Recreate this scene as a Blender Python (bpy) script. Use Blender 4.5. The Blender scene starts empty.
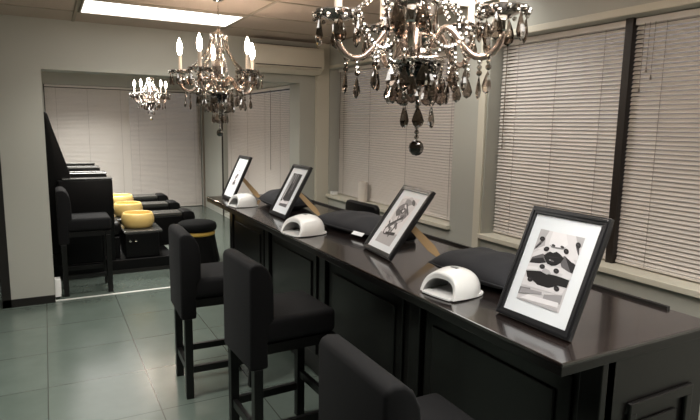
import bpy, bmesh, math, random
from mathutils import Vector, Matrix, noise
random.seed(7)
PI = math.pi
scn = bpy.context.scene
COL = scn.collection
def R(d): return math.radians(d)

# ------------------------------------------------------------------ materials
def srgb(r, g, b):
    def c(v):
        v /= 255.0
        return v / 12.92 if v <= 0.04045 else ((v + 0.055) / 1.055) ** 2.4
    return (c(r), c(g), c(b), 1.0)

def mat(name, col, rough=0.5, metal=0.0, var=0.08, scale=8.0, bump=0.0, bscale=None, coat=0.0, spec=0.5, sheen=0.0, stretch=None):
    m = bpy.data.materials.new(name); m.use_nodes = True
    nt = m.node_tree; N = nt.nodes; L = nt.links
    b = N['Principled BSDF']
    b.inputs['Roughness'].default_value = rough
    b.inputs['Metallic'].default_value = metal
    b.inputs['Coat Weight'].default_value = coat
    b.inputs['Coat Roughness'].default_value = 0.08
    b.inputs['Specular IOR Level'].default_value = spec
    b.inputs['Sheen Weight'].default_value = sheen
    tc = N.new('ShaderNodeTexCoord')
    src = tc.outputs['Object']
    if stretch:
        mp = N.new('ShaderNodeMapping'); mp.inputs['Scale'].default_value = stretch
        L.new(src, mp.inputs['Vector']); src = mp.outputs['Vector']
    nz = N.new('ShaderNodeTexNoise'); nz.inputs['Scale'].default_value = scale; nz.inputs['Detail'].default_value = 4
    L.new(src, nz.inputs['Vector'])
    mx = N.new('ShaderNodeMix'); mx.data_type = 'RGBA'
    mx.inputs['A'].default_value = tuple(max(0, c * (1 - var)) for c in col[:3]) + (1,)
    mx.inputs['B'].default_value = tuple(min(1, c * (1 + var)) for c in col[:3]) + (1,)
    L.new(nz.outputs['Fac'], mx.inputs['Factor'])
    L.new(mx.outputs['Result'], b.inputs['Base Color'])
    if bump:
        n2 = N.new('ShaderNodeTexNoise'); n2.inputs['Scale'].default_value = bscale or scale * 6
        n2.inputs['Detail'].default_value = 3
        L.new(src, n2.inputs['Vector'])
        bp = N.new('ShaderNodeBump'); bp.inputs['Strength'].default_value = bump; bp.inputs['Distance'].default_value = 0.003
        L.new(n2.outputs['Fac'], bp.inputs['Height']); L.new(bp.outputs['Normal'], b.inputs['Normal'])
    return m

def emit(name, col, strength):
    m = bpy.data.materials.new(name); m.use_nodes = True
    nt = m.node_tree; nt.nodes.clear()
    o = nt.nodes.new('ShaderNodeOutputMaterial'); e = nt.nodes.new('ShaderNodeEmission')
    e.inputs['Color'].default_value = col; e.inputs['Strength'].default_value = strength
    nt.links.new(e.outputs[0], o.inputs[0])
    return m

def crystal(name, tint, gloss, refl=(0.9, 0.88, 0.85, 1)):
    m = bpy.data.materials.new(name); m.use_nodes = True
    nt = m.node_tree; N = nt.nodes; L = nt.links; N.clear()
    o = N.new('ShaderNodeOutputMaterial'); t = N.new('ShaderNodeBsdfTransparent'); g = N.new('ShaderNodeBsdfGlossy')
    t.inputs['Color'].default_value = tint
    g.inputs['Color'].default_value = refl; g.inputs['Roughness'].default_value = 0.04
    lw = N.new('ShaderNodeLayerWeight'); lw.inputs['Blend'].default_value = 0.35
    ad = N.new('ShaderNodeMath'); ad.operation = 'ADD'; ad.use_clamp = True; ad.inputs[1].default_value = gloss
    L.new(lw.outputs['Fresnel'], ad.inputs[0])
    mx = N.new('ShaderNodeMixShader')
    L.new(ad.outputs[0], mx.inputs[0]); L.new(t.outputs[0], mx.inputs[1]); L.new(g.outputs[0], mx.inputs[2])
    L.new(mx.outputs[0], o.inputs[0])
    return m

def tile_mat():
    m = bpy.data.materials.new('floor_tiles'); m.use_nodes = True
    nt = m.node_tree; N = nt.nodes; L = nt.links; b = N['Principled BSDF']
    tc = N.new('ShaderNodeTexCoord'); sp = N.new('ShaderNodeSeparateXYZ'); L.new(tc.outputs['Object'], sp.inputs[0])
    def line(sock, off, pitch, w):
        a = N.new('ShaderNodeMath'); a.operation = 'SUBTRACT'; L.new(sock, a.inputs[0]); a.inputs[1].default_value = off - 40 * pitch
        d = N.new('ShaderNodeMath'); d.operation = 'DIVIDE'; L.new(a.outputs[0], d.inputs[0]); d.inputs[1].default_value = pitch
        f = N.new('ShaderNodeMath'); f.operation = 'FRACT'; L.new(d.outputs[0], f.inputs[0])
        s = N.new('ShaderNodeMath'); s.operation = 'SUBTRACT'; L.new(f.outputs[0], s.inputs[0]); s.inputs[1].default_value = 0.5
        ab = N.new('ShaderNodeMath'); ab.operation = 'ABSOLUTE'; L.new(s.outputs[0], ab.inputs[0])
        g = N.new('ShaderNodeMath'); g.operation = 'GREATER_THAN'; L.new(ab.outputs[0], g.inputs[0]); g.inputs[1].default_value = 0.5 - w / pitch / 2
        fl = N.new('ShaderNodeMath'); fl.operation = 'FLOOR'; L.new(d.outputs[0], fl.inputs[0])
        return g.outputs[0], fl.outputs[0]
    gx, fx = line(sp.outputs['X'], -0.072, 0.578, 0.007)
    gy, fy = line(sp.outputs['Y'], 3.172, 0.595, 0.006)
    mxm = N.new('ShaderNodeMath'); mxm.operation = 'MAXIMUM'; L.new(gx, mxm.inputs[0]); L.new(gy, mxm.inputs[1])
    cb = N.new('ShaderNodeCombineXYZ'); L.new(fx, cb.inputs[0]); L.new(fy, cb.inputs[1])
    wn = N.new('ShaderNodeTexWhiteNoise'); wn.noise_dimensions = '3D'; L.new(cb.outputs[0], wn.inputs['Vector'])
    nz = N.new('ShaderNodeTexNoise'); nz.inputs['Scale'].default_value = 3.2; nz.inputs['Detail'].default_value = 6; nz.inputs['Roughness'].default_value = 0.65
    L.new(tc.outputs['Object'], nz.inputs['Vector'])
    av = N.new('ShaderNodeMath'); av.operation = 'MULTIPLY_ADD'; L.new(wn.outputs['Value'], av.inputs[0]); av.inputs[1].default_value = 0.25; L.new(nz.outputs['Fac'], av.inputs[2])
    mx = N.new('ShaderNodeMix'); mx.data_type = 'RGBA'; mx.inputs['A'].default_value = srgb(76, 86, 79); mx.inputs['B'].default_value = srgb(97, 107, 100)
    L.new(av.outputs[0], mx.inputs['Factor'])
    m2 = N.new('ShaderNodeMix'); m2.data_type = 'RGBA'; L.new(mxm.outputs[0], m2.inputs['Factor']); L.new(mx.outputs['Result'], m2.inputs['A'])
    m2.inputs['B'].default_value = srgb(62, 67, 62)
    L.new(m2.outputs['Result'], b.inputs['Base Color'])
    rr = N.new('ShaderNodeMapRange'); L.new(nz.outputs['Fac'], rr.inputs['Value']); rr.inputs['To Min'].default_value = 0.13; rr.inputs['To Max'].default_value = 0.26; b.inputs['Specular IOR Level'].default_value = 0.75
    L.new(rr.outputs['Result'], b.inputs['Roughness'])
    return m

M = {}
M['floor'] = tile_mat()
M['wall'] = mat('wall_paint_greige', srgb(176, 176, 167), 0.75, var=0.03, scale=3, bump=0.08, bscale=120)
M['farwall'] = mat('wall_paint_brown', srgb(92, 84, 76), 0.8, var=0.04, scale=3)  # kept dark so the unseen walls bounce little light
M['ceiling'] = mat('ceiling_tile', srgb(182, 166, 151), 0.9, var=0.04, scale=25, bump=0.25, bscale=160)
M['tbar'] = mat('ceiling_grid_metal', srgb(150, 140, 124), 0.6, var=0.03)
M['trim'] = mat('cream_trim_paint', srgb(205, 200, 184), 0.55, var=0.03, scale=5)
M['darkbase'] = mat('black_skirting', srgb(26, 24, 22), 0.45, var=0.1)
M['darkwall'] = mat('charcoal_partition_paint', srgb(34, 32, 31), 0.8, var=0.1)
M['metalstrip'] = mat('brushed_steel_strip', srgb(232, 232, 226), 0.42, metal=0.2, var=0.05)
M['blind'] = mat('blind_slat_white', srgb(216, 209, 201), 0.4, var=0.03, scale=4)
M['cord'] = mat('blind_cord', srgb(130, 120, 108), 0.8)
M['mullion'] = mat('dark_brown_mullion', srgb(34, 26, 20), 0.5, var=0.1)
M['acw'] = mat('ac_plastic', srgb(205, 198, 182), 0.4, var=0.02)
M['acd'] = mat('ac_dark_slot', srgb(40, 36, 32), 0.6)
M['wood'] = mat('espresso_wood', srgb(30, 23, 21), 0.2, var=0.2, scale=5, coat=0.8, spec=1.0, stretch=(9, 1, 9))
M['woodp'] = mat('espresso_panel', srgb(11, 9, 8), 0.34, var=0.2, scale=6, coat=0.1, stretch=(6, 6, 1))
M['legwood'] = mat('black_stained_wood', srgb(8, 7, 7), 0.35, var=0.2, scale=12, stretch=(5, 5, 1))
M['fabric'] = mat('charcoal_upholstery', srgb(9, 9, 11), 0.8, var=0.18, scale=30, bump=0.3, bscale=500, sheen=0.02, spec=0.22)
M['leather'] = mat('black_leatherette', srgb(8, 8, 9), 0.42, var=0.2, scale=20, bump=0.15, bscale=180, spec=0.22)
M['throneslab'] = mat('grey_gloss_top', srgb(70, 70, 67), 0.16, var=0.1, spec=0.9)
M['bowl'] = mat('golden_basin_glaze', srgb(236, 202, 126), 0.35, var=0.06, scale=9)
M['velvet'] = mat('black_velvet', srgb(8, 8, 8), 0.9, var=0.2, scale=25, spec=0.15)
M['yellow'] = mat('yellow_band', srgb(196, 160, 70), 0.6, var=0.1)
M['whiteplastic'] = mat('white_gloss_plastic', srgb(238, 238, 236), 0.16, var=0.01, coat=0.3)
M['lampinside'] = mat('lamp_lining', srgb(150, 150, 148), 0.35, var=0.05)
M['darkplastic'] = mat('dark_plastic', srgb(30, 30, 32), 0.3, var=0.1)
M['badge'] = mat('grey_badge', srgb(110, 112, 114), 0.4)
M['cushion'] = mat('navy_black_cushion_cloth', srgb(28, 29, 34), 0.85, var=0.15, scale=14, bump=0.25, bscale=380, sheen=0.03)
M['frame'] = mat('black_frame_moulding', srgb(30, 30, 32), 0.3, var=0.1, scale=10)
M['mat'] = mat('white_mount_board', srgb(228, 232, 236), 0.7, var=0.01)
M['card'] = mat('brown_cardboard', srgb(176, 148, 108), 0.8, var=0.08, scale=10)
M['paper'] = mat('white_paper_roll', srgb(222, 214, 204), 0.8, var=0.03)
for g in (12, 30, 48, 70, 95, 120, 150, 175, 200, 214, 226): M['g%d' % g] = mat('ink_grey_%d' % g, srgb(g + 3, g, g + 2), 0.6, var=0.05, scale=40)
M['chrome'] = mat('chrome_silver', srgb(205, 200, 194), 0.12, metal=1.0, var=0.06, scale=30)
M['silverglass'] = mat('smoky_silver_glass', srgb(180, 172, 165), 0.16, metal=0.8, var=0.35, scale=60)
M['armglass'] = mat('silvered_twist_arm', srgb(205, 184, 170), 0.14, metal=0.8, var=0.3, scale=70)  # pinkish tint stands in for copper reflections on the silver arms
M['blackglass'] = mat('black_glass_bowl', srgb(6, 6, 7), 0.12, var=0.1, coat=0.5)
M['drop'] = crystal('smoky_crystal', (0.58, 0.52, 0.48, 1), 0.16)
M['bead'] = crystal('clear_crystal_bead', (0.8, 0.77, 0.74, 1), 0.28)
M['darkdrop'] = crystal('dark_crystal', (0.12, 0.11, 0.11, 1), 0.14)
M['sleeve'] = mat('candle_sleeve', srgb(225, 214, 200), 0.5, var=0.03)
M['bulb'] = emit('candle_bulb_glow', (1.0, 0.81, 0.65, 1), 54.0)
M['troffer'] = emit('fluorescent_diffuser_glow', (1.0, 0.97, 0.92, 1), 1.8)
mg = bpy.data.materials.new('window_glass'); mg.use_nodes = True
_b = mg.node_tree.nodes['Principled BSDF']; _b.inputs['Transmission Weight'].default_value = 1; _b.inputs['Roughness'].default_value = 0.0; _b.inputs['IOR'].default_value = 1.45
_b.inputs['Base Color'].default_value = (0.9, 0.93, 0.92, 1)
M['glass'] = mg

# ------------------------------------------------------------------ mesh helpers
class MB:
    def __init__(s): s.v = []; s.f = []; s.mi = []
    def add(s, vs, fs, mi=0):
        o = len(s.v); s.v += [tuple(v) for v in vs]
        for f in fs: s.f.append([i + o for i in f]); s.mi.append(mi)
        return s
    def box(s, x0, x1, y0, y1, z0, z1, mi=0, mx=None):
        vs = [Vector(p) for p in ((x0,y0,z0),(x1,y0,z0),(x1,y1,z0),(x0,y1,z0),(x0,y0,z1),(x1,y0,z1),(x1,y1,z1),(x0,y1,z1))]
        if mx: vs = [mx @ v for v in vs]
        return s.add(vs, [(0,3,2,1),(4,5,6,7),(0,1,5,4),(1,2,6,5),(2,3,7,6),(3,0,4,7)], mi)
    def prism(s, pts, axis, a, b, mi=0):          # pts: 2D outline; axis: extrusion axis
        def P(p, t):
            return {'x': (t, p[0], p[1]), 'y': (p[0], t, p[1]), 'z': (p[0], p[1], t)}[axis]
        n = len(pts)
        vs = [P(p, a) for p in pts] + [P(p, b) for p in pts]
        fs = [tuple(range(n))[::-1], tuple(range(n, 2 * n))] + [(i, (i + 1) % n, n + (i + 1) % n, n + i) for i in range(n)]
        return s.add(vs, fs, mi)
    def lathe(s, prof, n=24, c=(0, 0, 0), mi=0, sx=1, sy=1):
        vs = []; fs = []; m = len(prof)
        for i in range(n):
            a = 2 * PI * i / n
            for r, z in prof: vs.append((c[0] + r * math.cos(a) * sx, c[1] + r * math.sin(a) * sy, c[2] + z))
        for i in range(n):
            j = (i + 1) % n
            for k in range(m - 1): fs.append((i * m + k, j * m + k, j * m + k + 1, i * m + k + 1))
        if prof[0][0] > 1e-6: fs.append(tuple(i * m for i in range(n))[::-1])
        if prof[-1][0] > 1e-6: fs.append(tuple(i * m + m - 1 for i in range(n)))
        return s.add(vs, fs, mi)
    def tube(s, pts, r, n=8, mi=0, closed=False):
        pts = [Vector(p) for p in pts]; k = len(pts); vs = []; fs = []
        up = Vector((0, 0, 1)); last = None
        for i, p in enumerate(pts):
            if closed: d = pts[(i + 1) % k] - pts[i - 1]
            else: d = pts[min(i + 1, k - 1)] - pts[max(i - 1, 0)]
            d.normalize()
            if last is None:
                u = d.cross(up) if abs(d.dot(up)) < 0.95 else d.cross(Vector((1, 0, 0)))
            else: u = last - d * last.dot(d)
            u.normalize(); w = d.cross(u); last = u
            rr = r[i] if isinstance(r, (list, tuple)) else r
            for j in range(n):
                a = 2 * PI * j / n; vs.append(p + (u * math.cos(a) + w * math.sin(a)) * rr)
        for i in range(k if closed else k - 1):
            i2 = (i + 1) % k
            for j in range(n): fs.append((i * n + j, i * n + (j + 1) % n, i2 * n + (j + 1) % n, i2 * n + j))
        if not closed: fs.append(tuple(range(n))[::-1]); fs.append(tuple(range((k - 1) * n, k * n)))
        return s.add(vs, fs, mi)
    def ball(s, c, r, n=8, m=5, sz=1.0, mi=0):
        prof = [(r * math.sin(PI * i / m), -r * sz * math.cos(PI * i / m)) for i in range(m + 1)]
        prof[0] = (0, prof[0][1]); prof[-1] = (0, prof[-1][1])
        return s.lathe(prof, n, c, mi)
    def quadgrid(s, fn, nu, nv, mi=0, closeu=False):
        vs = [fn(i / (nu if closeu else nu - 1), j / (nv - 1)) for i in range(nu) for j in range(nv)]
        fs = []
        for i in range(nu if closeu else nu - 1):
            i2 = (i + 1) % nu
            for j in range(nv - 1): fs.append((i * nv + j, i2 * nv + j, i2 * nv + j + 1, i * nv + j + 1))
        return s.add(vs, fs, mi)
    def build(s, name, mats, parent=None, smooth=False, bevel=0, seg=2, angle=40, sub=0):
        me = bpy.data.meshes.new(name)
        me.from_pydata(s.v, [], s.f); me.update()
        if not isinstance(mats, (list, tuple)): mats = [mats]
        for m in mats: me.materials.append(m)
        me.polygons.foreach_set('material_index', s.mi)
        bm = bmesh.new(); bm.from_mesh(me)
        bmesh.ops.remove_doubles(bm, verts=bm.verts, dist=1e-6)
        bmesh.ops.recalc_face_normals(bm, faces=bm.faces); bm.to_mesh(me); bm.free()
        o = bpy.data.objects.new(name, me); COL.objects.link(o)
        if parent: o.parent = parent
        if smooth:
            me.polygons.foreach_set('use_smooth', [True] * len(me.polygons))
        if bevel:
            b = o.modifiers.new('bevel', 'BEVEL'); b.width = bevel; b.segments = seg; b.limit_method = 'ANGLE'; b.angle_limit = R(angle)
            b.harden_normals = False
            me.polygons.foreach_set('use_smooth', [seg > 2] * len(me.polygons))
        if sub:
            q = o.modifiers.new('sub', 'SUBSURF'); q.levels = sub; q.render_levels = sub
        return o
def B(x0, x1, y0, y1, z0, z1): return MB().box(x0, x1, y0, y1, z0, z1)
def tag(o, label=None, cat=None, group=None, kind=None):
    if label: o['label'] = label
    if cat: o['category'] = cat
    if group: o['group'] = group
    if kind: o['kind'] = kind
    return o
def thing(name, label, cat, loc=(0, 0, 0), rz=0, group=None):
    o = bpy.data.objects.new(name, None); COL.objects.link(o); o.empty_display_size = 0.1
    o.location = loc; o.rotation_euler = (0, 0, rz)
    return tag(o, label, cat, group)
def struct(o): o['kind'] = 'structure'; return o
def copy_tree(o, parent=None):
    c = o.copy(); COL.objects.link(c)
    if parent: c.parent = parent
    for ch in list(o.children): copy_tree(ch, c)
    return c

# ------------------------------------------------------------------ the setting
XW, CE = 2.75, 2.51            # window wall, ceiling height
YH0, YH1 = 5.62, 5.90          # the bulkhead / pillar between the two rooms
YB = 11.12                     # back wall
XL, YF = -4.2, -4.6
struct(B(XL, XW + 0.3, YF, YB + 0.2, -0.1, 0).build('floor', M['floor']))
struct(B(XL, XW + 0.3, YF, YB + 0.2, CE, CE + 0.1).build('ceiling', M['ceiling']))
g = MB()
for k in range(-4, 3):
    x = 0.27 + 1.225 * k
    if XL < x < XW: g.box(x - 0.012, x + 0.012, YF, YH0, CE - 0.006, CE)
for k in range(-15, 2):
    y = 4.505 + 0.61 * k
    if YF < y < YH0: g.box(XL, XW, y - 0.012, y + 0.012, CE - 0.0055, CE)
struct(g.build('trim_1', M['tbar']))
# window wall: openings (y0, y1, z0, z1)
SILL = 0.885
OPEN = [(-0.45, 3.05, SILL, 2.25), (3.42, 5.56, SILL, 2.25), (6.25, 9.75, 0.06, 2.15)]
w = MB()
ys = YF
for (a, b, z0, z1) in OPEN:
    w.box(XW, XW + 0.2, ys, a, 0, CE); w.box(XW, XW + 0.2, a, b, 0, z0); w.box(XW, XW + 0.2, a, b, z1, CE); ys = b
w.box(XW, XW + 0.2, ys, YB + 0.2, 0, CE)
struct(w.build('wall_right', M['wall']))
def window(n, a, b, z0, z1, mull=()):
    f = MB()
    x0, x1 = XW + 0.165, XW + 0.2
    f.box(x0, x1, a, b, z0, z0 + 0.04); f.box(x0, x1, a, b, z1 - 0.04, z1); f.box(x0, x1, a, a + 0.04, z0, z1); f.box(x0, x1, b - 0.04, b, z0, z1)
    o = struct(f.build('window_%d' % n, M['mullion']))
    MB().box(x0 + 0.012, x0 + 0.018, a + 0.04, b - 0.04, z0 + 0.04, z1 - 0.04).build('pane', M['glass'], o)
    for y in mull:
        B(XW + 0.075, XW + 0.18, y - 0.022, y + 0.022, z0, z1).build('mullion', M['mullion'], o)
    return o
window(1, *OPEN[0], mull=(2.055,))
window(2, *OPEN[1])
window(3, *OPEN[2])
# sills
def sill(n, a, b, z0, x1=0.165):
    struct(B(XW - 0.035, XW + x1, a, b, z0 - 0.03, z0 + 0.004).build('trim_%d' % n, M['trim'], bevel=0.004))
sill(2, -0.5, 3.06, SILL); sill(3, 3.41, 5.57, SILL)
# cream border strips beside / above the windows
struct(B(XW - 0.02, XW, 3.06, 3.13, 0.0, 2.30).build('trim_5', M['trim'], bevel=0.003))
struct(B(XW - 0.012, XW + 0.003, -0.45, 3.05, 2.25, 2.29).build('trim_6', M['trim'], bevel=0.003))
struct(B(XW - 0.012, XW + 0.003, 3.42, 5.56, 2.25, 2.28).build('trim_7', M['trim'], bevel=0.003))
struct(B(2.60, XW, YH0 - 0.05, YH0 - 0.001, 0.0, CE).build('trim_8', M['trim'], bevel=0.003))
# bulkhead between the rooms
w = MB()
w.box(-0.345, 0.0, YH0, YH1, 0, CE)
w.box(0.0, 2.42, YH0, YH1, 2.085, CE)
w.box(2.42, XW, YH0, YH1, 0, CE)
w.box(XL, -0.345, YH0, YH1, 2.085, CE)
w.box(XL, -1.5, YH0, YH1, 0, 2.085)
struct(w.build('wall_middle', M['wall']))
struct(B(-0.41, -0.001, YH0 - 0.014, YH0 - 0.001, 0.0, 0.07).build('baseboard_middle', M['darkbase']))
struct(B(-0.415, -0.346, YH0 - 0.014, YH1, 0.0, 2.085).build('trim_9', M['darkbase']))
struct(B(0.002, 2.419, YH0 + 0.02, YH0 + 0.045, 0.0, 0.006).build('trim_10', M['metalstrip']))
# other walls
w = MB()
yb0 = YB
w.box(XL, 0.02, YB, YB + 0.2, 0, CE); w.box(0.02, 2.72, YB, YB + 0.2, 2.27, CE); w.box(2.72, XW, YB, YB + 0.2, 0, CE)
struct(w.build('wall_back', M['wall']))
f = MB()
f.box(0.02, 2.72, YB + 0.15, YB + 0.2, 0, 0.06); f.box(0.02, 2.72, YB + 0.15, YB + 0.2, 2.21, 2.27)
for x in (0.02, 1.34, 2.66): f.box(x, x + 0.06, YB + 0.15, YB + 0.2, 0, 2.27)
o = struct(f.build('window_4', M['mullion']))
B(0.08, 1.34, YB + 0.17, YB + 0.176, 0.06, 2.21).build('pane', M['glass'], o)
B(1.40, 2.66, YB + 0.17, YB + 0.176, 0.06, 2.21).build('pane', M['glass'], o)
struct(B(XL - 0.2, XL, YF, YB + 0.2, 0, CE).build('wall_left', M['farwall']))  # unseen left and front walls, set far out and dark to cut ambient light
struct(B(XL - 0.2, XW + 0.3, YF - 0.2, YF, 0, CE).build('wall_front', M['farwall']))
struct(B(-2.6, -0.30, 8.6, 8.7, 0, CE).build('wall_partition', M['darkwall']))

# ------------------------------------------------------------------ blinds
def slats(width, z0, z1, pitch=0.0235, w=0.025, tilt=54):
    b = MB(); n = int((z1 - z0) / pitch); t = R(tilt)
    prof = []
    for k in range(4):
        u = -0.5 + k / 3.0; h = 0.0022 * (1 - (2 * u) ** 2)
        prof.append((u * w, h))
    ring = [(p, h) for p, h in prof] + [(p, h - 0.0006) for p, h in reversed(prof)]
    for i in range(n):
        z = z0 + pitch * (i + 0.5)
        tt = t + random.uniform(-0.05, 0.05)
        vs = []
        for y in (0, width):
            for p, h in ring:
                # +p goes to the glass and up; the edge towards the room hangs low
                x = p * math.cos(tt) - h * math.sin(tt); zz = p * math.sin(tt) + h * math.cos(tt)
                vs.append((x, y, z + zz))
        m = len(ring)
        fs = [(k, (k + 1) % m, m + (k + 1) % m, m + k) for k in range(m)] + [tuple(range(m))[::-1], tuple(range(m, 2 * m))]
        b.add(vs, fs)
    return b
def blind(label, loc, rz, width, z0, z1, cords, wand=None, group='venetian blinds on the windows', tilt=54, pulls=None):
    t = thing('venetian_blind', label, 'blind', (loc[0], loc[1], z0), rz, group)
    h = z1 - z0
    B(-0.02, 0.02, 0, width, h - 0.035, h).build('headrail', M['blind'], t, bevel=0.003)
    B(-0.013, 0.013, 0, width, 0.0, 0.016).build('bottom_rail', M['blind'], t, bevel=0.003)
    slats(width, 0.018, h - 0.037, tilt=tilt).build('slats', M['blind'], t, smooth=False)
    for c in cords:
        MB().tube([(-0.0155, c, 0.01), (-0.0155, c, h - 0.03)], 0.0014, 5).build('ladder_cord', M['cord'], t)
    if wand is not None:
        MB().tube([(-0.024, wand, h * 0.45), (-0.022, wand, h - 0.03)], 0.0035, 6).build('tilt_wand', M['cord'], t)
    if pulls:
        for (y, l) in pulls:
            q = MB().tube([(-0.024, y, h - 0.03 - l), (-0.022, y, h - 0.03)], 0.0016, 5).build('pull_cord', M['cord'], t)
            MB().lathe([(0, 0), (0.006, 0.0), (0.003, 0.025), (0, 0.025)], 8, (-0.024, y, h - 0.05 - l)).build('cord_tassel', M['cord'], q)
    return t
XB = XW + 0.11
blind('wide white venetian blind at right, between grey pier and dark mullion', (XB, 2.082, 0), 0, 0.958, SILL + 0.012, 2.245, (0.13, 0.47, 0.80), 0.90)
blind('white venetian blind at far right, past the dark mullion, cords hanging at top', (XB, -0.42, 0), 0, 2.448, SILL + 0.012, 2.245, (0.2, 1.2, 1.95, 2.27), None, pulls=((2.33, 0.28), (2.36, 0.24), (2.39, 0.34)))
blind('grey-looking venetian blind behind the largest chandelier, white roll on its sill', (XB, 3.45, 0), 0, 2.08, SILL + 0.012, 2.245, (0.12, 0.75, 1.4, 1.95), 2.03)
blind('venetian blind on side wall of back room, below the air conditioner', (XB - 0.04, 6.27, 0), 0, 3.45, 0.07, 2.145, (0.2, 0.9, 1.5, 2.3, 3.2), 1.25)
blind('left floor-length blind on back wall, behind pedicure chairs', (1.403, YB + 0.07, 0), R(90), 1.37, 0.01, 2.262, (0.15, 0.7, 1.2), None, tilt=66)
blind('right floor-length blind on back wall, beside the room corner', (2.70, YB + 0.07, 0), R(90), 1.295, 0.01, 2.262, (0.12, 0.65, 1.15), 0.03, tilt=50)

struct(B(XW - 0.03, XW - 0.0005, YB - 0.035, YB - 0.0005, 0, 2.27).build('trim_11', M['cord']))
struct(B(XW - 0.02, XW - 0.0005, 9.76, 9.80, 0, 2.2).build('trim_12', M['mullion']))

# ------------------------------------------------------------------ ceiling lights
def troffer(label, x, y, watts=40):
    t = thing('ceiling_light', label, 'ceiling light', (x, y, CE), 0)
    w, d = 1.19, 0.57
    f = MB()
    f.box(0, w, 0, 0.015, -0.014, 0); f.box(0, w, d - 0.015, d, -0.014, 0); f.box(0, 0.015, 0.015, d - 0.015, -0.014, 0); f.box(w - 0.015, w, 0.015, d - 0.015, -0.014, 0)
    f.build('frame', M['tbar'], t)
    B(0.015, w - 0.015, 0.015, d - 0.015, -0.009, -0.004).build('diffuser', M['troffer'], t)
    ld = bpy.data.lights.new('tube_light', 'AREA'); ld.shape = 'RECTANGLE'; ld.size = w - 0.06; ld.size_y = d - 0.06
    ld.energy = watts; ld.color = (1.0, 0.975, 0.915); ld.spread = R(125)
    lo = bpy.data.objects.new('tube_light', ld); COL.objects.link(lo); lo.parent = t; lo.location = (w / 2, d / 2, -0.012)
    return t
troffer('bright rectangular fluorescent panel in ceiling above middle chandelier', 0.29, 4.525, 9)
troffer('added unseen ceiling panel nearer than the frame, over the near end of the counter', 0.29, 0.865, 7.5)  # added out of view to brighten the nearest print
troffer('added unseen ceiling panel over open floor left of the bar stools', -0.935, 2.695, 14)  # added out of view to light the middle prints, nail lamps and pillar
troffer('added unseen ceiling panel over the window side, behind the largest chandelier', 1.515, 2.695, 1.6)  # added out of view to lift the window wall
troffer('added unseen ceiling panel nearest the camera, beside the window wall', 1.515, -0.355, 17)  # added out of view to brighten the far right blind and lamp sides
troffer('added unseen ceiling panel in back room nearest the pedicure chairs', 0.29, 6.3, 9)  # unseen panel added to raise the back room's brightness
troffer('unseen fluorescent ceiling panel in back room above the golden basins', 0.07, 8.0, 34)  # unseen panel added for brightness, placed where the floor reflection points
troffer('added unseen ceiling panel in back room nearest the back wall blinds', 0.07, 9.45, 18)  # unseen panel added to brighten the back wall blinds

# ------------------------------------------------------------------ air conditioner
t = thing('air_conditioner', 'cream wall-mounted split air conditioner on bulkhead beside window', 'air conditioner', (1.83, YH0, 2.17))
W_ = 0.78
MB().prism([(-0.001, 0.0), (-0.12, 0.0), (-0.195, 0.055), (-0.205, 0.09), (-0.205, 0.235), (-0.19, 0.262), (-0.001, 0.262)], 'x', 0, W_).build('body', M['acw'], t, bevel=0.006, seg=3, angle=20)
MB().prism([(-0.130, -0.004), (-0.190, 0.040), (-0.196, 0.035), (-0.136, -0.010)], 'x', 0.04, W_ - 0.06).build('louver', M['acw'], t)
MB().box(0.03, W_ - 0.03, -0.2065, -0.203, 0.062, 0.070).build('slot', M['acd'], t)
MB().box(0.05, W_ - 0.05, -0.18, -0.03, 0.2615, 0.266).build('intake_grille', M['acd'], t)

# ------------------------------------------------------------------ nail bar counter
CZ = 1.0
cx0, cx1, cy0, cy1 = 1.236, 1.99, 1.015, 4.95
t = thing('bar_counter', 'long dark espresso wood manicure counter with paneled end', 'counter', (0, 0, 0))
B(cx0, cx1, cy0, cy1, CZ - 0.012, CZ).build('worktop', M['wood'], t, bevel=0.003)
B(cx0 + 0.003, cx1 - 0.003, cy0 + 0.003, cy1 - 0.003, CZ - 0.043, CZ - 0.0125).build('edge_band', M['woodp'], t, bevel=0.003)
px = 1.465
B(px, px + 0.03, cy0 + 0.015, cy1 - 0.02, 0.08, CZ - 0.043).build('front_panel', M['woodp'], t)
B(px + 0.04, cx1 - 0.02, cy0 + 0.015, cy1 - 0.02, 0.0, 0.08).build('plinth', M['woodp'], t)
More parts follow.
